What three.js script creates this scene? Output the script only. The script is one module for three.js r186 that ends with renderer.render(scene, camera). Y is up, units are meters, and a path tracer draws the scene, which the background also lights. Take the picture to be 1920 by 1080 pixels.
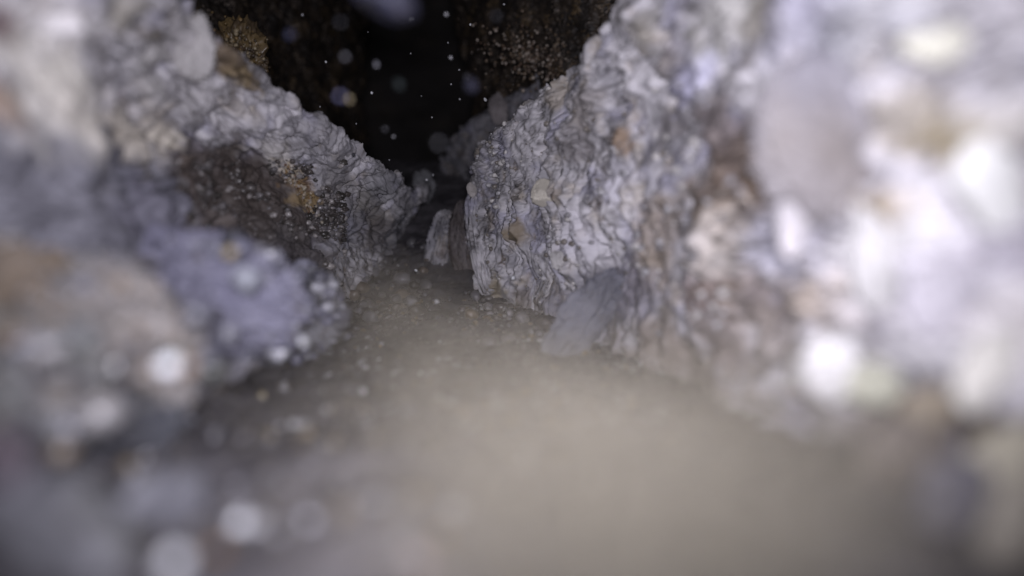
import * as THREE from 'three';
import { mergeGeometries, mergeVertices } from 'three/addons/utils/BufferGeometryUtils.js';

// ---------------------------------------------------------------- camera, sky, exposure
const scene = new THREE.Scene();
const W = 1024, H = 576;
const camera = new THREE.PerspectiveCamera(50, W / H, 0.004, 20);
camera.position.set(0, 0, 0);
camera.lookAt(0, 0, -1);
camera.focus = 0.42;
camera.userData.fStop = 2.4;
const renderer = new THREE.WebGLRenderer({ antialias: true });
renderer.setSize(W, H);
renderer.toneMapping = THREE.LinearToneMapping;
renderer.toneMappingExposure = 1.13;
renderer.shadowMap.enabled = true;
{ // underground: what little sky there is never reaches in here
  const n = 8, d = new Float32Array(n * n * 2 * 4);
  for (let i = 0; i < n * n * 2; i++) d.set([0.004, 0.0042, 0.005, 1], i * 4);
  const t = new THREE.DataTexture(d, n * 2, n, THREE.RGBAFormat, THREE.FloatType);
  t.mapping = THREE.EquirectangularReflectionMapping; t.magFilter = t.minFilter = THREE.LinearFilter; t.needsUpdate = true;
  scene.background = t; scene.environment = t; scene.environmentIntensity = 0.2;
}
const LED = { intensity: 0.050, angle: 0.98, penumbra: 1.0, up: 0.20, side: -0.03, color: 0xf4f1ff };

// ---------------------------------------------------------------- helpers
let seed = 12345;
const rnd = () => { seed = (seed * 1664525 + 1013904223) >>> 0; return seed / 4294967296; };
const rr = (a, b) => a + (b - a) * rnd();
const clamp = (x, a = 0, b = 1) => Math.min(b, Math.max(a, x));
const sstep = (a, b, x) => { const t = clamp((x - a) / (b - a)); return t * t * (3 - 2 * t); };
const lerp = (a, b, t) => a + (b - a) * t;
const PERM = new Uint8Array(512);
{ const p = [...Array(256).keys()]; for (let i = 255; i > 0; i--) { const j = Math.floor(rnd() * (i + 1)); [p[i], p[j]] = [p[j], p[i]]; } for (let i = 0; i < 512; i++) PERM[i] = p[i & 255]; }
const gr = (h, x, y, z) => { h &= 15; const u = h < 8 ? x : y, v = h < 4 ? y : h === 12 || h === 14 ? x : z; return ((h & 1) ? -u : u) + ((h & 2) ? -v : v); };
function noise(x, y, z) {
  const fx = Math.floor(x), fy = Math.floor(y), fz = Math.floor(z);
  const X = fx & 255, Y = fy & 255, Z = fz & 255; x -= fx; y -= fy; z -= fz;
  const u = x * x * x * (x * (x * 6 - 15) + 10), v = y * y * y * (y * (y * 6 - 15) + 10), w = z * z * z * (z * (z * 6 - 15) + 10);
  const A = PERM[X] + Y, AA = PERM[A] + Z, AB = PERM[A + 1] + Z, B = PERM[X + 1] + Y, BA = PERM[B] + Z, BB = PERM[B + 1] + Z;
  return lerp(
    lerp(lerp(gr(PERM[AA], x, y, z), gr(PERM[BA], x - 1, y, z), u), lerp(gr(PERM[AB], x, y - 1, z), gr(PERM[BB], x - 1, y - 1, z), u), v),
    lerp(lerp(gr(PERM[AA + 1], x, y, z - 1), gr(PERM[BA + 1], x - 1, y, z - 1), u), lerp(gr(PERM[AB + 1], x, y - 1, z - 1), gr(PERM[BB + 1], x - 1, y - 1, z - 1), u), v), w);
}
const N = (p, f, o = 0) => noise(p[0] * f + o, p[1] * f + o * 1.7, p[2] * f - o * 0.6);
function fbm(p, f, oct, o = 0) { let s = 0, a = 1, t = 0; for (let i = 0; i < oct; i++) { s += a * N(p, f, o + i * 7.3); t += a; a *= 0.5; f *= 2.07; } return s / t; }
const ridge = (p, f, o, sh = 4) => Math.pow(1 - Math.min(1, Math.abs(N(p, f, o)) * 1.6), sh);
const mixc = (a, b, t) => [lerp(a[0], b[0], t), lerp(a[1], b[1], t), lerp(a[2], b[2], t)];
const F = 1158;                                        // focal length in pixels of a 1920 wide picture
const at = (px, py, d) => [(px - 960) / F * d, -(py - 540) / F * d, -d];
const V3 = (a) => new THREE.Vector3(...a);
const names = {};
function numbered(n) { const k = names[n] = (names[n] ?? -1) + 1; return k ? `${n}_${String(k).padStart(3, '0')}` : n; }
function put(o, name, label, category, group, kind) {
  o.name = numbered(name); o.userData.label = label;
  if (category) o.userData.category = category;
  if (group) o.userData.group = group;
  if (kind) o.userData.kind = kind;
  o.traverse((m) => { if (m.isMesh) { m.castShadow = m.receiveShadow = true; } });
  scene.add(o); return o;
}

// a bicubic sheet through stations of world points, pushed out along its normal and coloured per vertex
const cr = (a, b, c, d, t) => 0.5 * (2 * b + (c - a) * t + (2 * a - 5 * b + 4 * c - d) * t * t + (3 * b - a - 3 * c + d) * t * t * t);
function sheet(st, nu, nv, out, disp, color) {
  const R = st.length, C = st[0].length, base = new Float32Array((nu + 1) * (nv + 1) * 3);
  const g = (i, j) => st[clamp(i, 0, R - 1)][clamp(j, 0, C - 1)];
  const P = (u, v) => {
    const fu = clamp(u) * (R - 1), fv = clamp(v) * (C - 1), i = Math.min(R - 2, Math.floor(fu)), j = Math.min(C - 2, Math.floor(fv)), tu = fu - i, tv = fv - j, r = [0, 0, 0];
    for (let k = 0; k < 3; k++) {
      const q = [];
      for (let a = -1; a < 3; a++) q.push(cr(g(i + a, j - 1)[k], g(i + a, j)[k], g(i + a, j + 1)[k], g(i + a, j + 2)[k], tv));
      r[k] = cr(q[0], q[1], q[2], q[3], tu);
    }
    return r;
  };
  for (let i = 0; i <= nu; i++) for (let j = 0; j <= nv; j++) base.set(P(i / nu, j / nv), (i * (nv + 1) + j) * 3);
  const idx = []; for (let i = 0; i < nu; i++) for (let j = 0; j < nv; j++) { const a = i * (nv + 1) + j, b = a + nv + 1; idx.push(a, b, a + 1, b, b + 1, a + 1); }
  const bg = new THREE.BufferGeometry();
  bg.setAttribute('position', new THREE.BufferAttribute(base, 3)); bg.setIndex(idx); bg.computeVertexNormals();
  const nn = bg.attributes.normal.array, pos = new Float32Array(base.length), col = new Float32Array(base.length), uv = new Float32Array(base.length / 3 * 2);
  const hits = { base, n: nn, pos, nu, nv };
  for (let i = 0; i <= nu; i++) for (let j = 0; j <= nv; j++) {
    const k = i * (nv + 1) + j, p = [base[k * 3], base[k * 3 + 1], base[k * 3 + 2]];
    const n = [nn[k * 3], nn[k * 3 + 1], nn[k * 3 + 2]];
    const s = Math.sign(n[0] * (out[0] - p[0]) + n[1] * (out[1] - p[1]) + n[2] * (out[2] - p[2])) || 1;
    const d = disp(p, i / nu, j / nv, n) * s;
    for (let c = 0; c < 3; c++) { pos[k * 3 + c] = p[c] + n[c] * d; nn[k * 3 + c] *= s; }
    uv[k * 2] = i / nu; uv[k * 2 + 1] = j / nv;
  }
  const geo = new THREE.BufferGeometry();
  geo.setAttribute('position', new THREE.BufferAttribute(pos, 3)); geo.setIndex(idx); geo.setAttribute('uv', new THREE.BufferAttribute(uv, 2));
  geo.computeVertexNormals();
  geo.userData.hits = { ...hits, n: nn.slice() };
  const stains = color.stains ? color.stains.map((s) => ({ ...s, c: spot(geo, s.x, s.y), })).map((s) => ({ ...s, rad: s.r / F * -s.c.p[2] })) : [];  // besides stains, the list holds patches of shade put into the colour
  for (let i = 0; i <= nu; i++) for (let j = 0; j <= nv; j++) {
    const k = i * (nv + 1) + j, p = [pos[k * 3], pos[k * 3 + 1], pos[k * 3 + 2]];
    let c = color.base(p, i / nu, j / nv);
    for (const s of stains) {
      const q = s.c.p, dx = p[0] - q[0], dy = p[1] - q[1], dz = (p[2] - q[2]) * 0.45, d2 = dx * dx + dy * dy + dz * dz;
      if (d2 > s.rad * s.rad * 3) continue;
      const w = 1 + 1.3 * fbm(p, 0.9 / s.rad, 5, s.x * 0.013);
      const t = (1 - sstep(0.45, 1.25, Math.sqrt(d2) / s.rad * w)) * (s.a ?? 0.85);
      if (t > 0) c = mixc(c, s.col, t);
    }
    col.set(c, k * 3);
  }
  geo.setAttribute('color', new THREE.BufferAttribute(col, 3));
  return geo;
}
// the point of a sheet seen along the line through a pixel
function spot(geo, px, py) {
  const { pos, n } = geo.userData.hits, sx = (px - 960) / F, sy = -(py - 540) / F;
  let best = 1e9, bi = 0;
  for (let k = 0; k < pos.length; k += 9) {
    const z = -pos[k + 2]; if (z < 0.02) continue;
    const ex = pos[k] / z - sx, ey = pos[k + 1] / z - sy, e = (ex * ex + ey * ey) * F * F;
    const s = Math.max(e, 25) + z * 60;
    if (s < best) { best = s; bi = k; }
  }
  return { p: [pos[bi], pos[bi + 1], pos[bi + 2]], n: [n[bi], n[bi + 1], n[bi + 2]] };
}
const rockMat = (rough = 0.72) => new THREE.MeshStandardMaterial({ vertexColors: true, roughness: rough, metalness: 0, side: THREE.DoubleSide });

// ---------------------------------------------------------------- palette (linear albedo)
const C = {
  pale: [0.60, 0.58, 0.60], white: [0.62, 0.61, 0.585], lav: [0.40, 0.39, 0.50], grey: [0.33, 0.32, 0.34], tan: [0.46, 0.39, 0.29], brown: [0.17, 0.125, 0.09],
  dark: [0.045, 0.038, 0.034], rust: [0.36, 0.21, 0.06], gold: [0.44, 0.30, 0.10], mud: [0.038, 0.035, 0.030], olive: [0.24, 0.23, 0.13], slate: [0.13, 0.13, 0.155], blue: [0.20, 0.20, 0.29],
};
// mineral crust: pale, grey and lavender grains with dirt between them
function crust(p, bright, dirt, vert = 0) {
  const big = fbm(p, 24, 3, 3), med = fbm(p, 95, 3, 11), fine = fbm(p, 380, 3, 23), grain = N(p, 900, 5), w = .007 * fbm(p, 40, 2, 41) + .0014 * fbm(p, 170, 2, 43);
  const q = vert > .5 ? [p[0] * .7 + p[2] * .6 + w, p[1] * .12 + w, p[2] * .2] : [p[1] + w, p[0] * .4 + w, p[2] * .07];
  let c = mixc(C.grey, C.pale, sstep(-0.3, 0.3, med + big * 0.8 + bright));
  c = mixc(c, C.lav, sstep(0.05, 0.4, fbm(p, 40, 2, 31)) * 0.65);
  c = mixc(c, C.tan, sstep(0.08, 0.45, fbm(p, 50, 3, 47)) * 0.6);
  c = mixc(c, C.brown, sstep(0.26 - dirt, 0.55 - dirt, fbm(p, 60, 4, 61) + 0.35 * fine) * 0.85);
  c = mixc(c, C.dark, sstep(0.16, 0.42, fine * 0.8 + grain * 0.3 - 0.1 + dirt * 0.6) * 0.85);
  const vm = sstep(-.2, .25, fbm(p, 33, 2, 81));
  c = mixc(c, C.dark, vm * Math.max(ridge(q, 170, 85, 7), .95 * ridge(q, 420, 87, 5)) * .95);
  return mixc(c, C.white, sstep(0.22, 0.5, grain * 0.6 + N(p, 260, 15) * 0.5) * 0.5);
}
const strat = (p, sx, sy, sz) => [p[0] * sx, p[1] * sy, p[2] * sz];

// ---------------------------------------------------------------- right wall
const PX = (d, ...a) => a.map((q) => q.length === 2 ? at(q[0], q[1], d) : q.length === 3 ? at(q[0], q[1], q[2]) : q.slice(0, 3));
const wp = (x, y, z) => [x, y, z, 1];
const rightSt = [
  PX(0.64, [1010, 250, .8], [960, 300], [930, 380], [925, 470], [960, 560], [1000, 700]),
  PX(0.50, [960, 240, .66], [905, 290, .52], [888, 352], [886, 450], [898, 556], [930, 690]),
  PX(0.42, [1000, 170, .55], [955, 236], [935, 330, .43], [935, 440, .43], [980, 590], [1010, 720]),
  PX(0.375, [1100, 100, .48], [1040, 162], [1030, 290], [1030, 420], [1045, 560], [1060, 740]),
  PX(0.32, [1190, 30, .42], [1112, 100], [1130, 260], [1140, 420], [1150, 560], [1160, 800]),
  PX(0.26, [1280, -120, .34], [1190, -10], [1240, 190], [1262, 380], [1270, 560], [1280, 860]),
  PX(0.19, [1420, -300, .27], [1330, -120], [1400, 130], [1420, 350], [1420, 570], [1430, 930]),
  PX(0.135, [1600, -500, .2], [1500, -280], [1600, 60], [1640, 340], [1630, 600], [1610, 1050]),
  PX(0.115, [1850, -700, .16], [1750, -430], [1830, 10], [1870, 330], [1850, 650], [1800, 1200]),
  PX(0.098, [2150, -900, .14], [2000, -600], [2150, -60], [2190, 330], [2150, 720], [2050, 1400]),
  [wp(.14, .14, -.05), wp(.108, .105, -.05), wp(.115, .04, -.05), wp(.118, .01, -.05), wp(.11, -.03, -.05), wp(.09, -.08, -.05)],
  [wp(.15, .14, .03), wp(.11, .105, .03), wp(.12, .04, .03), wp(.125, .01, .03), wp(.115, -.03, .03), wp(.09, -.08, .03)],
  [wp(.15, .14, .16), wp(.11, .105, .16), wp(.12, .04, .16), wp(.125, .01, .16), wp(.115, -.03, .16), wp(.09, -.08, .16)],
];
const CAM = [0, 0.05, -0.1];
const wallDisp = (amp, vertical) => (p, u, v) => {
  const big = fbm(p, 20, 3, 2), mid = fbm(p, 60, 4, 9);
  let d = 0.013 * big + 0.006 * mid;
  const vert = vertical(p, u, v), w = 0.007 * fbm(p, 34, 2, 77), w2 = 0.0013 * fbm(p, 160, 2, 78);
  const f = vert > .5 ? [p[0] * 0.7 + p[2] * 0.6 + w + w2, p[1] * 0.10 + w * .5, p[2] * 0.2] : [p[1] + w + w2, p[0] * 0.4 + w, p[2] * 0.06];
  const fw = Math.abs(vert - .5) * 2, m = sstep(-0.06, 0.22, fbm(p, 26, 2, 55)), m2 = sstep(0.02, 0.3, fbm(p, 34, 3, 155)), rough = sstep(.04, .26, fbm(p, 30, 2, 255));
  const st = f[0] * 85 + .8 * mid, fr = st - Math.floor(st);
  d += fw * .0045 * (sstep(.1, .85, fr) - sstep(.86, 1, fr)) * sstep(-.2, .2, fbm(p, 22, 2, 355));      // broken ledges
  d -= fw * (0.0055 * m * ridge(f, 135, 15, 9) + 0.0030 * m2 * ridge(f, 330, 18, 6));
  d += fw * 0.0011 * m * N(f, 480, 3);
  d += rough * (0.0024 * fbm(p, 190, 3, 40) + 0.0006 * N(p, 850, 8)) + .0008 * fbm(p, 300, 2, 60);
  d -= 0.006 * sstep(0.36, 0.6, N(p, 90, 91));                  // pits
  d += rough * 0.002 * sstep(0.3, 0.6, N(p, 170, 191));         // crumbs grown on
  return d * amp;
};
const rightStainsAndShade = [
  { x: 1390, y: 300, r: 85, col: [.13, .1, .08], a: .95 }, { x: 1350, y: 370, r: 75, col: [.14, .105, .08], a: .9 }, { x: 1330, y: 230, r: 50, col: [.17, .14, .13], a: .8 }, { x: 1430, y: 350, r: 55, col: [.2, .15, .11] }, { x: 1300, y: 420, r: 45, col: [.24, .19, .14], a: .7 },
  { x: 1230, y: 430, r: 60, col: [.26, .21, .16], a: .7 }, { x: 1210, y: 510, r: 60, col: [.22, .18, .14], a: .8 }, { x: 1300, y: 540, r: 60, col: [.23, .17, .15], a: .8 }, { x: 1390, y: 560, r: 70, col: [.22, .18, .15], a: .8 },
  { x: 1470, y: 560, r: 60, col: [.24, .2, .17], a: .7 }, { x: 1290, y: 470, r: 40, col: C.pale }, { x: 1340, y: 430, r: 55, col: [.66, .6, .54], a: .8 }, { x: 1330, y: 500, r: 45, col: [.6, .55, .5], a: .8 },
  { x: 1260, y: 230, r: 45, col: [.24, .22, .22], a: .7 }, { x: 1290, y: 160, r: 40, col: C.lav }, { x: 1320, y: 130, r: 34, col: [.7, .69, .85] }, { x: 1360, y: 40, r: 70, col: [.5, .49, .44], a: .6 },
  { x: 1420, y: 40, r: 40, col: [.2, .18, .15], a: .7 }, { x: 1480, y: 60, r: 70, col: [.42, .41, .48], a: .7 }, { x: 1560, y: 50, r: 50, col: [.25, .25, .28], a: .7 }, { x: 1640, y: 40, r: 80, col: [.4, .4, .42], a: .8 },
  { x: 1460, y: 470, r: 60, col: [.45, .44, .5], a: .8 }, { x: 1560, y: 470, r: 60, col: [.62, .6, .64], a: .7 }, { x: 1640, y: 480, r: 70, col: [.5, .49, .47], a: .7 }, { x: 1700, y: 430, r: 60, col: [.52, .51, .5], a: .7 },
  { x: 1640, y: 390, r: 45, col: [.3, .24, .15], a: .8 }, { x: 1710, y: 210, r: 70, col: [.28, .25, .2], a: .8 }, { x: 1780, y: 260, r: 50, col: [.24, .2, .12], a: .85 }, { x: 1890, y: 230, r: 60, col: [.42, .4, .36], a: .7 },
  { x: 1780, y: 480, r: 60, col: C.pale }, { x: 1890, y: 470, r: 50, col: [.32, .3, .34], a: .7 }, { x: 1760, y: 560, r: 80, col: [.55, .53, .58], a: .7 }, { x: 1850, y: 600, r: 80, col: [.66, .63, .62], a: .8 },
  { x: 1540, y: 570, r: 55, col: [.58, .5, .42], a: .7 }, { x: 1600, y: 570, r: 50, col: [.52, .49, .48], a: .7 }, { x: 1540, y: 690, r: 60, col: C.white }, { x: 1230, y: 640, r: 70, col: [.2, .165, .14], a: .85 }, { x: 1350, y: 640, r: 70, col: [.23, .19, .165], a: .8 }, { x: 1450, y: 640, r: 60, col: [.3, .26, .23], a: .7 }, { x: 1180, y: 690, r: 60, col: [.16, .135, .12], a: .9 }, { x: 1320, y: 720, r: 80, col: [.2, .17, .15], a: .85 }, { x: 1730, y: 650, r: 70, col: [.5, .49, .5], a: .7 },
  { x: 1700, y: 820, r: 110, col: [.15, .125, .11] }, { x: 1640, y: 860, r: 90, col: [.16, .14, .13] }, { x: 1780, y: 900, r: 80, col: [.2, .19, .22] }, { x: 1760, y: 1000, r: 120, col: [.3, .29, .34] },  // the dark patches paint the hollow's shade into the wall colour
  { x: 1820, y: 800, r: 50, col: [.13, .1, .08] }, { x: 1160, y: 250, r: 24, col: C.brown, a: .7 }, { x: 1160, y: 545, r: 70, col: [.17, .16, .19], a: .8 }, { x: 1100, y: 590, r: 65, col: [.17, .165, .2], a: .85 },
  { x: 1060, y: 625, r: 55, col: [.18, .17, .2], a: .85 }, { x: 960, y: 440, r: 26, col: [.2, .15, .08], a: .8 }, { x: 925, y: 540, r: 24, col: [.27, .22, .13], a: .75 }, { x: 975, y: 560, r: 24, col: [.13, .11, .1], a: .8 },
  { x: 1130, y: 470, r: 50, col: C.pale, a: .7 }, { x: 1080, y: 450, r: 55, col: [.62, .6, .64], a: .7 }, { x: 1150, y: 330, r: 50, col: [.62, .6, .65], a: .7 }, { x: 1150, y: 262, r: 26, col: [.36, .26, .18], a: .8 },
  { x: 1080, y: 270, r: 45, col: [.28, .26, .26], a: .7 }, { x: 1090, y: 200, r: 40, col: [.3, .27, .25], a: .7 }, { x: 1240, y: 110, r: 40, col: [.26, .23, .21], a: .7 }, { x: 1200, y: 60, r: 36, col: [.36, .34, .3], a: .7 },
];
const tuck = (st, sx) => st.forEach((r) => { const c = r[1]; if (c[2] < -.1 && c.length === 3) { const d = -c[2], k = d * 1.28; r[0] = [c[0] * 1.28 + sx * .045 * k, c[1] * 1.28 - .055 * k, -k]; } });
tuck(rightSt, 1);
const rightVert = (p, u, v) => sstep(0.36, 0.5, v + 0.1 * N(p, 30, 5)) * sstep(0.2, 0.3, -p[2]);
const rightRelief = wallDisp(1, rightVert), HOLE = [.083, -.033, -.131];
const rightWall = sheet(rightSt, 760, 460, CAM,
  (p, u, v, n) => rightRelief(p, u, v, n) - .022 * Math.exp(-((p[0] - HOLE[0]) ** 2 + (p[1] - HOLE[1]) ** 2 + (p[2] - HOLE[2]) ** 2 * .5) / (2 * .0085 ** 2)),
  { base: (p, u, v) => crust(p, 0.12, 0.0, rightVert(p, u, v)), stains: rightStainsAndShade });
put(new THREE.Mesh(rightWall, rockMat(0.7)), 'right_rock_wall', 'tall pale crusted rock wall on the right with brown stains and fibrous layers', null, null, 'structure');

// ---------------------------------------------------------------- left wall
const leftSt = [
  PX(0.66, [815, 330, .8], [800, 352], [790, 372], [775, 400], [760, 450], [740, 560]),
  PX(0.54, [800, 330, .7], [776, 362], [764, 388], [752, 420], [735, 470], [720, 590]),
  PX(0.46, [770, 280, .6], [738, 330], [705, 372], [690, 410], [680, 460], [660, 600]),
  PX(0.41, [720, 220, .52], [680, 288], [640, 342], [628, 392], [632, 450], [620, 620]),
  PX(0.38, [660, 180, .48], [612, 238], [580, 300], [575, 400, .39], [590, 480, .38], [590, 640, .34]),
  PX(0.34, [610, 120, .43], [545, 192], [490, 260], [490, 330, .36], [520, 430, .345], [540, 660, .28]),
  PX(0.30, [530, 60, .39], [470, 130], [395, 225], [400, 300, .315], [430, 420, .30], [470, 700, .235]),
  PX(0.245, [440, -60, .33], [345, 30], [280, 170], [290, 285, .255], [310, 420, .24], [370, 760, .19]),
  PX(0.175, [360, -250, .26], [280, -110], [150, 110], [160, 270], [180, 420, .185], [250, 830, .155]),
  PX(0.13, [180, -450, .2], [60, -280], [-20, 50], [-10, 250], [20, 420, .15], [90, 920]),
  PX(0.112, [-100, -600, .17], [-180, -420], [-280, 0], [-260, 260], [-220, 440, .12], [-150, 1050]),
  [wp(-.17, .13, -.05), wp(-.14, .1, -.05), wp(-.14, .05, -.05), wp(-.138, .02, -.05), wp(-.135, -.01, -.05), wp(-.1, -.07, -.05)],
  [wp(-.17, .13, .03), wp(-.14, .1, .03), wp(-.14, .05, .03), wp(-.138, .02, .03), wp(-.135, -.01, .03), wp(-.1, -.07, .03)],
  [wp(-.17, .13, .16), wp(-.14, .1, .16), wp(-.14, .05, .16), wp(-.138, .02, .16), wp(-.135, -.01, .16), wp(-.1, -.07, .16)],
];
const leftStainsAndShade = [
  { x: 400, y: 330, r: 70, col: [.10, .08, .07] }, { x: 450, y: 390, r: 75, col: [.085, .07, .06] }, { x: 520, y: 430, r: 70, col: [.085, .075, .07] }, { x: 560, y: 480, r: 50, col: [.09, .08, .08] }, { x: 350, y: 290, r: 34, col: [.12, .09, .07] },  // this row and the next: shade under the ledge painted into the undercut
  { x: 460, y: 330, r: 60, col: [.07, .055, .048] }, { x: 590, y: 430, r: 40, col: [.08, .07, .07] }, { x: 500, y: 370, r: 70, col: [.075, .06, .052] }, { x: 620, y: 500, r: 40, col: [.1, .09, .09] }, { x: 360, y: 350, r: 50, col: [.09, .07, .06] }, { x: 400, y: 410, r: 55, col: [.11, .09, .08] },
  { x: 548, y: 318, r: 15, col: [.42, .36, .26] }, { x: 565, y: 338, r: 15, col: [.4, .33, .22] }, { x: 590, y: 392, r: 13, col: [.38, .29, .16] }, { x: 572, y: 350, r: 15, col: [.17, .095, .04] }, { x: 585, y: 372, r: 13, col: [.2, .12, .05] }, { x: 556, y: 345, r: 20, col: [.2, .13, .065], a: .7 }, { x: 575, y: 375, r: 22, col: [.24, .17, .08] }, { x: 545, y: 325, r: 20, col: C.tan }, { x: 440, y: 120, r: 40, col: [.15, .105, .055] }, { x: 460, y: 150, r: 26, col: [.2, .15, .08] },
  { x: 690, y: 400, r: 50, col: [.15, .135, .115], a: .75 }, { x: 650, y: 430, r: 40, col: C.slate, a: .6 }, { x: 720, y: 350, r: 50, col: [.16, .16, .17], a: .6 }, { x: 640, y: 340, r: 40, col: [.17, .16, .16], a: .5 }, { x: 600, y: 250, r: 40, col: [.2, .19, .2], a: .5 }, { x: 720, y: 440, r: 40, col: [.13, .12, .12], a: .8 }, { x: 750, y: 430, r: 40, col: [.1, .1, .11], a: .8 },  // darker tone put into the colour so the far block reads dimmer
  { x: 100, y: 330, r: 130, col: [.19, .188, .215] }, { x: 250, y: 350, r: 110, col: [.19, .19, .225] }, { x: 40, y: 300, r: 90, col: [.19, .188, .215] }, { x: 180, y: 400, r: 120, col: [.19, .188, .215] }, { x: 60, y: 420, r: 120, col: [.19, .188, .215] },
  { x: 320, y: 400, r: 70, col: [.16, .155, .19] }, { x: 255, y: 250, r: 65, col: [.6, .55, .47], a: .85 }, { x: 150, y: 190, r: 100, col: [.66, .63, .58], a: .8 }, { x: 80, y: 110, r: 80, col: [.68, .65, .58], a: .8 }, { x: 240, y: 30, r: 50, col: [.3, .28, .24], a: .8 },
  { x: 300, y: 180, r: 55, col: [.5, .48, .47], a: .6 }, { x: 290, y: 110, r: 60, col: [.6, .58, .56], a: .7 }, { x: 300, y: 262, r: 36, col: [.62, .57, .48], a: .8 }, { x: 200, y: 250, r: 60, col: [.64, .6, .53], a: .8 }, { x: 380, y: 190, r: 50, col: [.52, .5, .5], a: .5 }, { x: 520, y: 290, r: 30, col: [.55, .52, .48], a: .55 }, { x: 470, y: 240, r: 45, col: [.55, .53, .54], a: .5 }, { x: 10, y: 40, r: 30, col: [.12, .07, .07], a: .9 }, { x: 15, y: 190, r: 40, col: [.36, .26, .18], a: .7 }, { x: 160, y: 60, r: 60, col: [.62, .6, .6], a: .7 },
  { x: 370, y: 70, r: 50, col: [.48, .46, .46], a: .8 }, { x: 290, y: 60, r: 26, col: [.14, .12, .09], a: .8 },  // the darker patch is a crevice's shade, painted on
];
tuck(leftSt, -1);
const leftVert = (p) => sstep(0.375, 0.4, -p[2] + .02 * N(p, 40, 3));
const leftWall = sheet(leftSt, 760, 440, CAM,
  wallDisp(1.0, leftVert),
  { base: (p, u, v) => { let c = crust(p, -0.08, 0.03, leftVert(p)); return mixc(c, mixc(C.slate, C.dark, sstep(-.2, .3, fbm(p, 160, 3, 6))), 0.75 * sstep(0.48, 0.62, v + 0.12 * fbm(p, 30, 3, 12)) * sstep(0.46, 0.36, -p[2])); }, stains: leftStainsAndShade });
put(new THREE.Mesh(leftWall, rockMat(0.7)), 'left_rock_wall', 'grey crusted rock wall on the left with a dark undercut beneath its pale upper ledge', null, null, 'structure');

// ---------------------------------------------------------------- silt floor
const floorY = (x, z) => -0.038 + 0.20 * Math.max(0, -z - 0.285) + 0.32 * Math.max(0, -z - 0.47);
const floorSt = []; for (let i = 0; i <= 12; i++) { const z = -0.78 + i * 0.08, r = []; for (let j = 0; j <= 8; j++) { const x = -0.2 + j * 0.05; r.push([x, floorY(x, z), z]); } floorSt.push(r); }
const siltCol = (p) => {
  let c = mixc([.115, .108, .116], [.066, .061, .068], sstep(-.1, .3, fbm(p, 24, 3, 4) + .5 * fbm(p, 260, 2, 44)));
  c = mixc(c, [.17, .16, .17], sstep(.2, .45, fbm(p, 330, 2, 14)) * .7);
  return mixc(c, [.05, .045, .045], sstep(.15, .4, fbm(p, 120, 3, 33)) * .8);
};
const floorGeo = sheet(floorSt, 420, 260, [0, 0.1, -0.2], (p) => 0.006 * fbm(p, 24, 3, 3) + 0.003 * fbm(p, 90, 3, 13) + 0.0015 * fbm(p, 350, 2, 21), { base: siltCol });
put(new THREE.Mesh(floorGeo, rockMat(0.65)), 'silt_floor', 'dark grey gritty silt floor running back between the rock walls', null, null, 'structure');

// silt stirred up from the mud, hanging in front of the lens: a cloud of fine flakes
{
  const g = new THREE.IcosahedronGeometry(1, 0); g.scale(1, .8, .6);
  const cl = [ // centre, spread in metres, count
    [at(722, 545, .175), [.0085, .006, .016], 620], [at(740, 605, .125), [.0085, .006, .014], 900], [at(850, 695, .092), [.0085, .006, .012], 1150], [at(985, 800, .07), [.0085, .006, .010], 1600], [at(640, 740, .11), [.010, .005, .014], 330], [at(540, 800, .105), [.011, .005, .012], 420],
    [at(1270, 790, .064), [.0115, .0042, .009], 1500], [at(1190, 940, .056), [.0115, .006, .008], 3800], [at(1140, 1090, .05), [.011, .006, .007], 3600], [at(1500, 1000, .056), [.006, .0055, .008], 1500], [at(760, 840, .085), [.010, .007, .01], 330],
  ];
  const total = cl.reduce((t, c) => t + c[2], 0), m = new THREE.InstancedMesh(g, new THREE.MeshStandardMaterial({ roughness: .9 }), total), o = new THREE.Object3D(), col = new THREE.Color();
  const gs = () => { let t = 0; for (let i = 0; i < 6; i++) t += rnd(); return (t - 3) * 1.41; };
  let k = 0;
  for (const [c, sp, n] of cl) for (let i = 0; i < n; i++) {
    o.position.set(c[0] + gs() * sp[0], c[1] + gs() * sp[1], Math.min(c[2] + gs() * sp[2], -.03)); o.rotation.set(rr(0, 6), rr(0, 6), rr(0, 6)); o.scale.setScalar(rr(.00016, .00034)); o.updateMatrix(); m.setMatrixAt(k, o.matrix);
    const q = rr(.7, 1.3); m.setColorAt(k++, col.setRGB(.075 * q, .0665 * q, .0485 * q));
  }
  put(m, 'silt_cloud', 'soft beige cloud of stirred up silt hanging before the lens', 'silt cloud', null, 'stuff');
}

// ---------------------------------------------------------------- dark cavern around
const shellGeo = new THREE.SphereGeometry(1, 160, 110);
{
  const a = shellGeo.attributes.position, col = new Float32Array(a.count * 3);
  for (let i = 0; i < a.count; i++) {
    let p = [a.getX(i), a.getY(i), a.getZ(i)]; const k = 1 + 0.22 * fbm(p, 2.2, 4, 8) + 0.05 * fbm(p, 14, 3, 5);
    p = [p[0] * 0.72 * k, 0.25 + p[1] * 0.66 * k, -0.6 + p[2] * 0.95 * k];
    a.setXYZ(i, ...p); col.set(mixc([.085, .078, .074], [.13, .112, .095], sstep(0, .4, fbm(p, 18, 4, 3))), i * 3);
  }
  shellGeo.setAttribute('color', new THREE.BufferAttribute(col, 3)); shellGeo.computeVertexNormals();
}
put(new THREE.Mesh(shellGeo, rockMat(0.85)), 'cavern_wall', 'dark rock of the cavity fading into black above the gully', null, null, 'structure');

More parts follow.
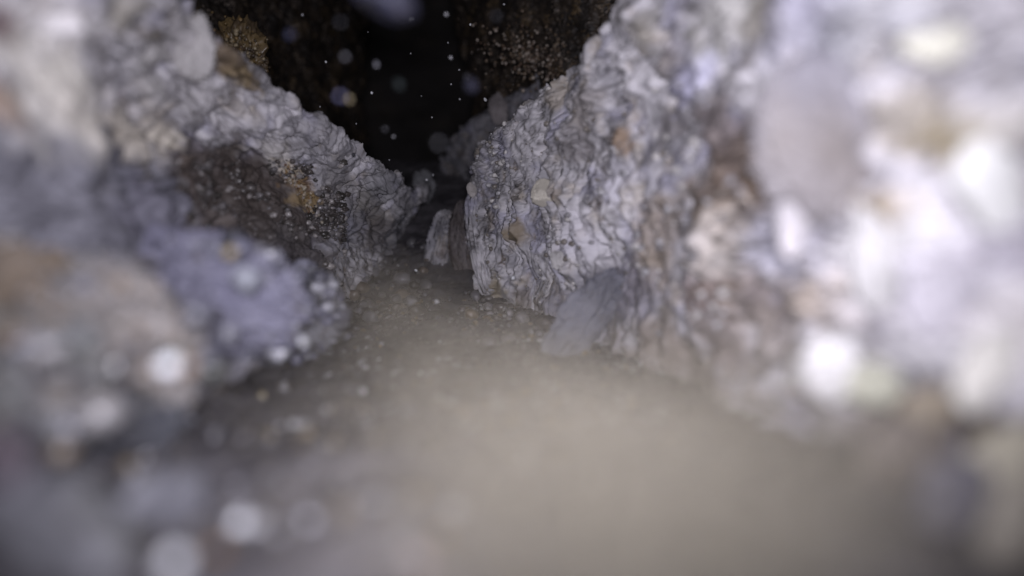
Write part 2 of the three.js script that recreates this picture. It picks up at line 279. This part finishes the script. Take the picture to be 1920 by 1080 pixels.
const darkRock = (p) => {
  let c = mixc([.03, .025, .022], [.065, .05, .037], sstep(-.2, .35, fbm(p, 60, 3, 7)));
  c = mixc(c, [.20, .14, .075], sstep(.18, .42, fbm(p, 40, 2, 57) * .7 + fbm(p, 420, 2, 17) * .75) * .9);
  return mixc(c, [.42, .35, .29], sstep(.36, .56, fbm(p, 30, 2, 57) * .6 + N(p, 640, 19) * .8));
};
const darkDisp = (p) => 0.018 * fbm(p, 16, 3, 4) + 0.007 * fbm(p, 60, 3, 9) + 0.003 * fbm(p, 240, 3, 14);
const faceA = sheet([
  PX(0.90, [700, -60], [690, 60], [680, 180], [690, 300], [720, 420]),
  PX(0.75, [600, -120], [590, 20], [590, 130], [610, 240], [640, 350]),
  PX(0.64, [500, -160], [490, 0], [500, 110], [520, 210], [560, 320]),
  PX(0.54, [390, -220], [385, -40], [400, 90], [430, 180], [470, 300]),
  PX(0.48, [250, -260], [260, -80], [280, 80], [310, 180], [360, 300]),
], 300, 240, CAM, darkDisp, { base: darkRock });
put(new THREE.Mesh(faceA, rockMat(0.6)), 'rock_face', 'dark brown rock face rising behind the crest of the left wall', null, null, 'structure');
const faceB = sheet([
  PX(0.788, [830, -100], [850, 40], [880, 140], [890, 220], [900, 330]),
  PX(0.679, [890, -120], [900, 30], [930, 120], [945, 190], [960, 320]),
  PX(0.585, [970, -150], [985, 10], [1005, 90], [1020, 160], [1040, 280]),
  PX(0.523, [1080, -190], [1085, -30], [1095, 60], [1120, 130], [1140, 240]),
  PX(0.476, [1230, -230], [1220, -60], [1230, 30], [1250, 110], [1280, 220]),
], 300, 240, CAM, darkDisp, { base: (p) => darkRock(strat(p, 1.03, 1, .97)) });
put(new THREE.Mesh(faceB, rockMat(0.6)), 'rock_face', 'dark rock face with golden brown flecks behind the crest of the right wall', null, null, 'structure');
const slopeSt = [
  PX(.82, [802, 300, .9], [800, 358], [805, 400], [815, 460], [830, 520]),
  PX(.76, [825, 240, .86], [832, 312], [845, 360], [850, 420], [860, 520]),
  PX(.70, [845, 200, .8], [852, 262], [872, 320], [880, 400], [890, 500]),
  PX(.66, [890, 150, .76], [900, 218], [915, 280], [925, 380], [935, 480]),
  PX(.62, [960, 110, .72], [962, 182], [975, 250], [985, 340], [990, 450]),
  PX(.58, [1040, 60, .68], [1040, 140], [1050, 220], [1050, 320], [1050, 430]),
];
tuck(slopeSt, 1);
const slope = sheet(slopeSt, 220, 220, CAM, wallDisp(1, () => 0.2), { base: (p) => mixc(crust(p, -0.1, 0.05), C.slate, .45) });
put(new THREE.Mesh(slope, rockMat(0.8)), 'far_rock_slope', 'dim grey rock slope behind the right wall sinking into the notch', null, null, 'structure');

// ---------------------------------------------------------------- stones and lumps
function lump(detail, amp, f, o, squash = [1, 1, 1], angular = 0) {
  let g = new THREE.IcosahedronGeometry(1, detail); g.deleteAttribute('uv'); g.deleteAttribute('normal'); g = mergeVertices(g, 1e-4);
  const a = g.attributes.position;
  for (let i = 0; i < a.count; i++) {
    const p = [a.getX(i), a.getY(i), a.getZ(i)];
    let k = 1 + amp * fbm(p, f, 4, o) + amp * .35 * fbm(p, f * 4, 2, o + 9);
    if (angular) for (let m = 0; m < 7; m++) { const t = o + m * 2.4, h = [Math.sin(t) * Math.cos(t * 1.7), Math.cos(t * 1.3), Math.sin(t * 2.1)], l = Math.hypot(...h), dd = (p[0] * h[0] + p[1] * h[1] + p[2] * h[2]) / l * k; if (dd > 1 - angular) k *= (1 - angular) / dd; }
    a.setXYZ(i, p[0] * k * squash[0], p[1] * k * squash[1], p[2] * k * squash[2]);
  }
  g.computeVertexNormals(); return g;
}
function lumpCol(g, size, fn) {
  const a = g.attributes.position, col = new Float32Array(a.count * 3);
  for (let i = 0; i < a.count; i++) col.set(fn([a.getX(i) * size, a.getY(i) * size, a.getZ(i) * size]), i * 3);
  g.setAttribute('color', new THREE.BufferAttribute(col, 3)); return g;
}
// a single rock: centre pixel and depth, half sizes in pixels, colour function
function rock(name, label, cat, group, x, y, d, rx, ry, rot, colf, o, { amp = .3, f = 1.3, depth = .8, detail = 24, rough = .65, ang = 0 } = {}) {
  const s = rx / F * d, t = ry / F * d;
  const g = lumpCol(lump(detail, amp, f, o, [1, t / s, depth], ang), s, colf);
  const m = new THREE.Mesh(g, rockMat(rough)); m.scale.setScalar(s); m.position.set(...at(x, y, d)); m.rotation.z = rot;
  return put(m, name, label, cat, group);
}
const tone = (a, b, f, o, spk = .4) => (p) => mixc(mixc(a, b, sstep(-.25, .3, fbm(p, f, 4, o))), C.dark, sstep(.25, .5, fbm(p, f * 4.5, 2, o + 4)) * spk);
const G = {
  left: 'rocks heaped at the foot of the left wall', pale: 'pale stones set in the right wall', grain: 'loose grains scattered over the lower left floor', speck: 'pale specks drifting in the dark above the gully',
};
// left foot
const heap = [];
const HB = { amp: .5, f: 1.7, depth: .6 }, hd = (a, b, f, o, k) => (p) => mixc(tone(a, b, f, o, k)(p), [.25, .25, .275], sstep(.16, .4, fbm(p, f * 2.4, 3, o + 20)) * .6);
heap.push(rock('boulder', 'rounded lavender grey boulder bulging from the middle of the left wall', 'boulder', G.left, 395, 555, .215, 170, 112, -.2, hd([.165, .162, .215], [.10, .098, .122], 24, 3, .7), 3, { ...HB, detail: 50 }));
heap.push(rock('boulder', 'dark grey boulder behind the lavender one at the floor edge', 'boulder', G.left, 545, 590, .28, 95, 85, .3, hd([.15, .15, .165], [.08, .08, .09], 40, 8, .8), 8, { ...HB, detail: 44 }));
heap.push(rock('boulder', 'tan grey boulder with ochre upper edge below the lavender boulder', 'boulder', G.left, 205, 620, .145, 170, 112, -.6, (p) => mixc(hd([.18, .165, .155], [.10, .098, .105], 30, 5, .8)(p), [.17, .125, .075], sstep(.1, .5, fbm(p, 30, 3, 9) + p[1] * 14) * .6), 12, { ...HB, detail: 50 }));
heap.push(rock('boulder', 'grey boulder with pale streaks at the left edge under the tan one', 'boulder', G.left, 70, 720, .12, 125, 120, .2, hd([.15, .15, .14], [.085, .088, .095], 32, 15, .8), 17, { ...HB, detail: 46 }));
heap.push(rock('boulder', 'ochre brown boulder at the far left edge above the others', 'boulder', G.left, 20, 545, .14, 110, 85, -.3, hd([.17, .135, .10], [.11, .10, .10], 32, 2, .7), 23, { ...HB, detail: 40 }));
rock('stone', 'grey stone with a pale ridge lying low in the bottom left corner', 'stone', G.left, 120, 1000, .082, 130, 80, -.7, hd([.11, .11, .105], [.075, .075, .085], 40, 6, .7), 29, { ...HB, detail: 40 });
rock('stone', 'purple brown stone at the left border below the streaked boulder', 'stone', G.left, -10, 900, .092, 70, 90, 0, hd([.08, .055, .06], [.06, .05, .065], 40, 6, .6), 31, { ...HB, detail: 32 });
rock('stone', 'slate blue stone half buried beside the bottom left stone', 'stone', G.left, 300, 940, .104, 85, 50, .3, hd([.11, .11, .125], [.075, .075, .085], 40, 16, .7), 37, { ...HB, detail: 36 });
rock('stone', 'dark slate lump added as shade in the gap under the tan boulder', 'stone', G.left, 240, 800, .14, 95, 55, .1, tone([.05, .053, .065], [.034, .034, .04], 40, 11, .5), 41, { ...HB, detail: 34 });  // dark body added to stand for the shade in this gap
// right wall
rock('boulder', 'smooth grey brown boulder face set high in the right wall', 'boulder', null, 1585, 250, .148, 175, 160, .2, tone([.225, .22, .25], [.17, .15, .135], 12, 5, .15), 44, { detail: 46, amp: .4, f: 1.1, depth: .35 });
const paleRocks = [
  ['large white stone at the right edge halfway up the wall', 1855, 350, .112, 66, 92, .25, [.68, .68, .65], 'ang'],
  ['cream slab with flat lower edge high at the right of the wall', 1752, 85, .118, 62, 36, .05, [.64, .63, .53], 'ang'],
  ['small white block above the smooth grey brown boulder', 1665, 75, .135, 40, 44, .3, [.72, .71, .72]],
  ['cream lump at the upper left rim of the smooth boulder', 1568, 88, .15, 34, 34, 0, [.6, .58, .52]],
  ['thin white flake on the right rim of the smooth boulder', 1722, 272, .13, 17, 36, .25, [.75, .72, .78]],
  ['white lump low on the right wall beside the mud', 1560, 690, .128, 52, 58, .1, [.62, .61, .6]],
  ['yellow green tinted lump next to the low white lump', 1640, 720, .125, 48, 42, -.2, [.5, .5, .4]],
  ['slanting cream stone low near the right border', 1850, 690, .108, 44, 78, -.5, [.7, .68, .62]],
  ['tan stone in the lower right corner above the dark gap', 1890, 880, .1, 60, 90, -.4, [.40, .37, .29]],
  ['ivory chip with pointed left corner in the middle of the right wall', 1030, 362, .372, 34, 28, .2, [.6, .56, .48], 'ang'],
  ['jagged pale chip at the top of the buttress edge', 884, 356, .46, 9, 14, .3, [.42, .39, .37], 'ang'],
  ['thin grey splinter sticking up from the right crest', 1106, 100, .345, 9, 20, .1, [.3, .28, .27], 'ang'],
  ['pale pebble below the ivory chip', 1045, 488, .36, 13, 17, .1, [.55, .53, .52]],
  ['pale ragged lump on the left crest beside the golden crust', 362, 88, .252, 36, 56, .1, [.52, .5, .49]],
  ['ragged grey fragment standing in the back of the notch', 795, 350, .64, 20, 30, .1, [.2, .2, .21]],
  ['pale ragged scale at the top of the far slope', 934, 205, .6, 17, 28, .2, [.3, .27, .27]],
  ['slate grey slab leaning at the foot of the right wall', 1092, 600, .315, 42, 98, -.62, [.17, .17, .2]],
  ['dark brown lump added as shade in the hollow low on the right wall', 1690, 850, .108, 74, 58, .2, [.12, .1, .088]],  // added dark lump, its colour stands for shade in the hollow
  ['dark blue grey lump added as shade at the bottom of the hollow', 1790, 945, .098, 70, 80, -.3, [.12, .115, .135]],  // second added lump deepening the hollow's shade by colour
  ['long pale tan stone along the border in the bottom right corner', 1893, 1010, .088, 48, 105, -.15, [.36, .33, .275]],
  ['white knob standing on the crest of the right wall', 1158, 60, .30, 16, 20, 0, [.7, .7, .72]],
  ['upright cream streak of stone left of the smooth boulder base', 1485, 420, .155, 24, 60, .05, [.58, .55, .56]],
  ['tall white rib in the right wall below the smooth boulder', 1640, 490, .13, 40, 95, .1, [.46, .45, .44]],
    ['grey white block between the tall rib and the right edge', 1760, 560, .118, 60, 66, .2, [.44, .42, .45]],
  ['small brown topped lump hanging over the dark gap', 1740, 770, .115, 44, 40, .3, [.32, .27, .2]],
];
paleRocks.forEach(([l, x, y, d, rx, ry, rot, c, k], i) => rock('pale_stone', l, 'stone', G.pale, x, y, d, rx, ry, rot, tone(c, c.map((q) => q * .72), 40, i, .35), 50 + i * 3.1, { detail: 24, amp: k ? .3 : .6, f: 1.5, ang: k ? .22 : 0, depth: .55 }));

// ribs in the notch
function rib(label, pts, rad, o, colf) {
  const curve = new THREE.CatmullRomCurve3(pts.map((p) => V3(at(...p)))), n = 140, m = 72, pos = [], col = [], idx = [];
  const fr = curve.computeFrenetFrames(n);
  for (let i = 0; i <= n; i++) for (let j = 0; j < m; j++) {
    const t = i / n, a = j / m * Math.PI * 2, c = curve.getPoint(t), nx = Math.cos(a), ny = Math.sin(a);
    const taper = Math.pow(Math.sin(Math.PI * clamp(t * .9 + .05)), .45);
    const d = fr.normals[i].clone().multiplyScalar(nx).addScaledVector(fr.binormals[i], ny);
    const q = [nx * 2.2 + o, ny * 2.2, t * 3];
    const r = rad * taper * (1 + .25 * fbm(q, .8, 3, o) - .34 * ridge([q[0], q[1], q[2] * .3], 2.2, o, 6) - .16 * ridge([q[0], q[1], q[2] * .3], 5, o + 4, 5) + .10 * fbm(q, 6, 3, o));
    const p = c.addScaledVector(d, r); pos.push(p.x, p.y, p.z); col.push(...colf([p.x, p.y, p.z]));
  }
  for (let i = 0; i < n; i++) for (let j = 0; j < m; j++) { const a = i * m + j, b = i * m + (j + 1) % m; idx.push(a, a + m, b, b, a + m, b + m); }
  const g = new THREE.BufferGeometry(); g.setAttribute('position', new THREE.Float32BufferAttribute(pos, 3)); g.setAttribute('color', new THREE.Float32BufferAttribute(col, 3)); g.setIndex(idx); g.computeVertexNormals();
  return put(new THREE.Mesh(g, rockMat(.7)), 'rock_rib', label, 'rock', 'fluted ribs of rock around the notch');
}
const ribCol = (p) => mixc(crust(p, .0, .03, 1), C.slate, .35), brownCol = (p) => mixc(crust(p, -.1, .1, 1), [.06, .043, .036], .8);
rib('narrow grey fluted rib standing in the middle of the notch', [[838, 398, .53], [832, 430, .525], [824, 470, .52], [812, 525, .515]], .0135, 3, ribCol);
rib('fluted buttress edge at the near side of the notch', [[895, 340, .485], [897, 400, .47], [905, 470, .46], [918, 550, .45]], .011, 7, (p) => crust(p, .02, .0, 1));
rib('dark brown rib between the fluted rib and the buttress', [[868, 380, .52], [866, 430, .51], [868, 480, .505], [875, 540, .5]], .011, 11, brownCol);

// ochre and gold crusts
function crustPatch(label, x, y, d, r, n, cols, spread, o) {
  const parts = [];
  for (let i = 0; i < n; i++) {
    const g = lump(3, .4, 1.4, o + i * 1.7, [1, rr(.6, 1.3), rr(.6, 1)]); const s = r * rr(.35, 1) / F * d;
    g.rotateZ(rr(0, 6)); g.scale(s, s, s);
    const a = rr(0, 6.28), q = (rnd() + rnd() + rnd() - 1.5) * 1.3; const c = at(x + Math.cos(a) * q * spread[0] + Math.sin(a) * q * spread[2], y + Math.sin(a) * q * spread[1], d + rr(-.006, .006)); g.translate(...c);
    const k = cols[Math.floor(rnd() * cols.length)], col = new Float32Array(g.attributes.position.count * 3); for (let j = 0; j < col.length; j += 3) col.set(k, j);
    g.setAttribute('color', new THREE.BufferAttribute(col, 3)); parts.push(g);
  }
  return put(new THREE.Mesh(mergeGeometries(parts), rockMat(.4)), 'mineral_crust', label, 'mineral crust', null, 'stuff');
}

// ---------------------------------------------------------------- loose grains and specks
const grainGeo = [0, 1, 2, 3].map((i) => lumpCol(lump(5, .35, 1.4, 70 + i * 5, [1, .85 + .1 * i, .8]), 1, tone([1, 1, 1], [.8, .8, .8], 2, i, .2)));
const tinted = {}; const tint = (c, rough = .22) => tinted[c.join()] ??= new THREE.MeshStandardMaterial({ vertexColors: true, color: new THREE.Color().setRGB(...c), roughness: rough });
const protos = grainGeo.map((g) => new THREE.Mesh(g, tint([.7, .7, .7])));
function grain(name, label, cat, group, p, r, c) {
  const m = protos[Math.floor(rnd() * 4)].clone(); m.material = tint(c, c[0] + c[1] + c[2] < .12 ? .95 : .25); m.position.set(...p); m.scale.setScalar(r); m.rotation.set(rr(0, 6), rr(0, 6), rr(0, 6));
  return put(m, name, label, cat, group);
}
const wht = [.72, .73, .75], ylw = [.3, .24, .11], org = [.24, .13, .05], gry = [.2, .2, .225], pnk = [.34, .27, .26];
const lie = (x, y) => -spot(floorGeo, x, y).p[2];
// on the left heap and floor: x, y, depth, radius in pixels
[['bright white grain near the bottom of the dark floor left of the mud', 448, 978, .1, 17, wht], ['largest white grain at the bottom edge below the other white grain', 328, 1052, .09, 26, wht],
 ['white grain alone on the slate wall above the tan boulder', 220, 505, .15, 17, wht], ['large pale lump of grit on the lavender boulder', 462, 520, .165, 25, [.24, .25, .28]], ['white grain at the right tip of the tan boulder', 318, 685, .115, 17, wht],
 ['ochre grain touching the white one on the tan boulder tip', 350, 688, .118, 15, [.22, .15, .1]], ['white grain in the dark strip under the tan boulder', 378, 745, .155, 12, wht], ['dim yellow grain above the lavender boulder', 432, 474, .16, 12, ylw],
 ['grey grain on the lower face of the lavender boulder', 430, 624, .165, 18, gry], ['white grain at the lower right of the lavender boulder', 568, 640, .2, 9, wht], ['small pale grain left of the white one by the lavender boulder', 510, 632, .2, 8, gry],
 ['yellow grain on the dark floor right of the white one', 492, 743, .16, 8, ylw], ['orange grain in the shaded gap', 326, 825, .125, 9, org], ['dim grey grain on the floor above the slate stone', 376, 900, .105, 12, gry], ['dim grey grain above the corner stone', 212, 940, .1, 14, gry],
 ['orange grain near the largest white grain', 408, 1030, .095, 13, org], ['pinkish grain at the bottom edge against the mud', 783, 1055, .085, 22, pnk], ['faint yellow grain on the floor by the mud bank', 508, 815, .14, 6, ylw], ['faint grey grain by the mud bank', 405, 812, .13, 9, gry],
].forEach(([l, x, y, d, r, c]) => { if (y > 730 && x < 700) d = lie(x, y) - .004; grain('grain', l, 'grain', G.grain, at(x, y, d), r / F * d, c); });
// on the far floor
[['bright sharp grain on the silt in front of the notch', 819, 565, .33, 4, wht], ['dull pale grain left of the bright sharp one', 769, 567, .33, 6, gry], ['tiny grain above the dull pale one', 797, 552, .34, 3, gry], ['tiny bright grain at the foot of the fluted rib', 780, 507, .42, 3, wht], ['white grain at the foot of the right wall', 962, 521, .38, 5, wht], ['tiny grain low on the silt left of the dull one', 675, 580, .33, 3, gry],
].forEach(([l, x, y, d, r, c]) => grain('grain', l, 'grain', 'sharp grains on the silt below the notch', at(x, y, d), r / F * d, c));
// adrift in the dark: named ones, then the rest
[['brightest sharp white speck adrift left of the dark middle', 697, 174, .4, 3.4, wht], ['sharp white speck upper left in the dark', 611, 116, .4, 3, wht], ['white speck right of the dark by the far slope', 910, 187, .42, 4, wht], ['white speck near the top middle of the dark', 882, 46, .4, 2.6, wht],
 ['soft yellowish speck beside a bluish one', 655, 186, .2, 6, [.5, .42, .25]], ['soft bluish speck beside the yellowish one', 638, 180, .17, 7, [.2, .2, .34]], ['pale double speck above the brightest one', 706, 121, .25, 6, gry], ['soft grey speck left of the double one', 647, 106, .2, 6, gry],
 ['large dim bluish mote right of the dark middle', 884, 160, .2, 15, [.018, .018, .034]], ['large dim teal mote left of the dark middle', 748, 158, .2, 11, [.010, .016, .016]], ['dim blue mote near the left rock face', 543, 64, .2, 10, [.025, .028, .06]], ['soft grey mote above the notch', 823, 268, .16, 7, [.12, .12, .13]],
 ['small speck just above the notch', 800, 337, .5, 2.6, wht], ['smaller speck beside the one above the notch', 812, 328, .5, 2.2, wht],
].forEach(([l, x, y, d, r, c]) => grain('drifting_speck', l, 'speck', G.speck, at(x, y, d), .8 * r / F * d, c));
[[722, 242, 5, .25, 'soft grey speck left of centre in the dark'], [738, 256, 3, .3, 'small speck beside the soft grey one left of centre'], [945, 8, 3, .4, 'white speck on the top border right of the dark'], [930, 30, 7, .2, 'blurred bluish speck near the top border at the right'], [861, 131, 2.4, .4, 'upper of two specks left of the large bluish mote'], [875, 143, 5, .25, 'soft speck on the upper rim of the large bluish mote'], [567, 28, 3, .35, 'speck near the top border before the left rock face'], [837, 27, 4, .3, 'soft speck near the top border right of centre'], [663, 290, 5, .38, 'grey speck resting just over the left crest'], [638, 42, 7, .18, 'blurred speck left of the hanging bluish lump'], [772, 37, 4, .3, 'speck at the right end of the hanging bluish lump'], [690, 60, 2, .4, 'pinprick speck below the hanging bluish lump'], [668, 232, 2, .4, 'pinprick speck above the left crest'], [840, 80, 2.2, .4, 'pinprick speck over the faint streak'], [810, 220, 2, .4, 'pinprick speck in the empty dark above the grey mote'], [862, 186, 3, .4, 'white speck below the large bluish mote'], [846, 158, 2.2, .4, 'lower of two specks left of the large bluish mote'], [770, 100, 2, .4, 'pinprick speck above the dim teal mote'], [730, 300, 2, .45, 'pinprick speck low in the dark left of the notch'], [790, 180, 1.8, .45, 'pinprick speck right of the dim teal mote'], [600, 200, 2, .4, 'pinprick speck by the foot of the left rock face'], [845, 108, 4, .32, 'faint streak shaped speck above the two by the mote']]
  .forEach(([x, y, r, d, l]) => grain('drifting_speck', l, 'speck', G.speck, at(x, y, d), .75 * r / F * d, r > 4 ? [.06, .06, .068] : [.45, .45, .47]));
rock('hanging_lump', 'blurred bluish lump hanging into the top edge above the dark', 'lump', null, 722, -4, .15, 60, 30, -.35, tone([.035, .037, .078], [.008, .008, .014], 110, 4, .7), 91, { detail: 20 });

// loose gravel on the floor and crumbs clinging to the left wall, too many to count
function scatter(name, label, geo, n, box, size, cols, clump = -.12) {
  const { pos, n: nrm } = geo.userData.hits, cand = [];
  for (let k = 0; k < pos.length; k += 3) { const z = -pos[k + 2]; if (z < .06) continue; const x = 960 + pos[k] / z * F, y = 540 - pos[k + 1] / z * F; if (x > box[0] && x < box[2] && y > box[1] && y < box[3]) cand.push(k); }
  const variants = [0, 1, 2, 3, 4, 5].map((i) => lump(2, .45, 1.5, 200 + i * 3, [1, .8, .65])), parts = [];
  for (let i = 0; i < n; i++) {
    const k = cand[Math.floor(rnd() * cand.length)], p = [pos[k], pos[k + 1], pos[k + 2]];
    if (N(p, 45, 9) < clump + .25 * rnd()) continue;
    const r = size[0] + (size[1] - size[0]) * rnd() ** 4, g = variants[Math.floor(rnd() * 6)].clone();
    g.rotateX(rr(0, 6)); g.rotateY(rr(0, 6)); g.scale(r, r, r); g.translate(p[0] + nrm[k] * r * .3, p[1] + nrm[k + 1] * r * .3, p[2] + nrm[k + 2] * r * .3);
    const c = cols[Math.floor(rnd() * cols.length)], q = rr(.8, 1.2), col = new Float32Array(g.attributes.position.count * 3); for (let j = 0; j < col.length; j += 3) col.set([c[0] * q, c[1] * q, c[2] * q], j);
    g.setAttribute('color', new THREE.BufferAttribute(col, 3)); parts.push(g);
  }
  put(new THREE.Mesh(mergeGeometries(parts), rockMat(.3)), name, label, name, null, 'stuff');
}
scatter('gravel', 'dark gritty gravel with pale bits strewn over the silt floor', floorGeo, 6500, [180, 560, 1250, 1110], [.0005, .0022], [[.09, .085, .09], [.065, .06, .065], [.13, .125, .135], [.05, .045, .045], [.10, .095, .09], [.07, .066, .07], [.24, .24, .25], [.14, .11, .07]]);
scatter('gravel', 'sparse pale and amber grains among the dark gravel on the floor', floorGeo, 260, [250, 640, 900, 1100], [.0006, .0017], [[.5, .5, .52], [.4, .4, .44], [.6, .6, .6], [.3, .2, .09], [.25, .25, .28]]);
scatter('crumbs', 'crumbs of dark and pale grit clinging under the left ledge', leftWall, 3600, [330, 300, 650, 640], [.0006, .003], [[.10, .09, .085], [.07, .06, .055], [.15, .14, .14], [.05, .045, .04], [.28, .26, .25]]);
scatter('crumbs', 'pale crumbs of crust scattered on the right wall', rightWall, 2600, [890, 150, 1400, 680], [.0005, .0026], [[.4, .39, .4], [.28, .27, .28], [.5, .48, .46], [.2, .18, .16]]);

scatter('rubble', 'grey rubble fallen along the foot of the left wall by the notch', floorGeo, 260, [585, 455, 800, 600], [.0015, .0075], [[.12, .115, .12], [.085, .08, .085], [.17, .165, .175], [.06, .055, .055], [.13, .105, .085]], -.5);
scatter('rubble', 'brown grey rubble fallen along the foot of the right wall', floorGeo, 220, [860, 500, 1090, 650], [.0012, .006], [[.13, .12, .12], [.085, .075, .075], [.2, .19, .2], [.06, .055, .055], [.15, .115, .08]], -.5);
heap.forEach((m, i) => {
  const g = m.geometry.clone(); m.updateMatrixWorld(true); g.applyMatrix4(m.matrixWorld); g.computeVertexNormals();
  g.userData.hits = { pos: g.attributes.position.array, n: g.attributes.normal.array };
  scatter('crumbs', ['blue grey grit crusted over the lavender boulder', 'dark grit crusted over the grey boulder at the floor edge', 'brown grey grit crusted over the tan boulder', 'grey grit crusted over the streaked boulder at the left edge', 'ochre grit crusted over the boulder at the far left'][i], g, [420, 300, 320, 260, 200][i], [-400, 380, 760, 1100], [.001, i > 1 ? .0048 : .0055], i > 1 ? [[.13, .125, .12], [.09, .085, .085], [.18, .165, .15], [.05, .05, .055], [.17, .13, .09], [.11, .115, .105], [.12, .12, .14], [.3, .29, .29]] : [[.14, .14, .18], [.09, .09, .11], [.19, .19, .23], [.06, .06, .07], [.13, .13, .17], [.12, .12, .15], [.1, .1, .13], [.33, .33, .36]], -.25);
});
// ochre and gold crusts on the rock
crustPatch('ochre and rust crust in the undercut edge of the left wall', 562, 352, .362, 2.6, 170, [[.22, .13, .05], [.27, .19, .09], C.tan, [.4, .36, .28], [.12, .06, .03], [.35, .31, .27]], [13, 58, 34], 5);
rock('rock_spur', 'golden brown spur of rock behind the pale ragged lump', 'rock', null, 446, 118, .40, 54, 74, .15, tone([.17, .12, .055], [.07, .05, .03], 60, 4, .8), 77, { amp: .6, f: 2, detail: 36, rough: .4 });
crustPatch('golden brown crust over the crest of the left wall', 442, 118, .372, 4, 420, [[.13, .085, .03], [.2, .13, .05], [.07, .045, .025], [.26, .21, .13], [.06, .045, .03]], [42, 62, 14], 9);
crustPatch('flecked golden crust on the dark rock face at the right', 992, 108, .535, 3.2, 620, [[.18, .13, .085], [.42, .36, .3], [.12, .08, .055], [.05, .04, .03], [.06, .045, .035], [.2, .15, .11]], [84, 60, 26], 15);

// ---------------------------------------------------------------- camera head with its lamps, behind and around the lens
{
  const head = new THREE.Group();
  const steel = new THREE.MeshStandardMaterial({ color: 0x8a8c90, metalness: 1, roughness: .35 }), black = new THREE.MeshStandardMaterial({ color: 0x0b0b0c, roughness: .5 });
  const body = new THREE.Mesh(new THREE.LatheGeometry([[0.0001, .075], [.012, .075], [.017, .07], [.019, .06], [.019, .012], [.0175, .0085], [.0165, .0085], [.0165, .0105], [.0001, .0105]].map((q) => new THREE.Vector2(...q)), 48).rotateX(Math.PI / 2), steel); body.name = 'housing';
  const bez = new THREE.Mesh(new THREE.TorusGeometry(.0065, .0012, 12, 40).translate(0, 0, .009), black); bez.name = 'lens_bezel';
  head.add(body, bez);
  const lampMat = new THREE.MeshStandardMaterial({ color: 0xffffff, emissive: 0xf4f3ff, emissiveIntensity: 2, roughness: .4 });
  for (const a of [20, 55, 90, 125, 160]) {
    const x = Math.cos(a * Math.PI / 180) * .0125, y = Math.sin(a * Math.PI / 180) * .0125;
    const led = new THREE.Mesh(new THREE.CylinderGeometry(.0022, .0022, .0012, 20).rotateX(Math.PI / 2).translate(x, y, .0092), lampMat); led.name = 'lamp'; head.add(led);
    const s = new THREE.SpotLight(LED.color, LED.intensity, 0, LED.angle, LED.penumbra, 2);
    s.position.set(x, y, .0078); s.target.position.set(x + LED.side, y + LED.up, -1); s.castShadow = true; s.shadow.radius = .1; s.shadow.mapSize.set(1024, 1024); s.shadow.camera.near = .004; s.shadow.camera.far = 2;
    head.add(s, s.target);
  }
  put(head, 'inspection_camera', 'steel inspection camera head with an arc of white lamps around its lens', 'camera');
}
scene.updateMatrixWorld(true);
renderer.render(scene, camera);
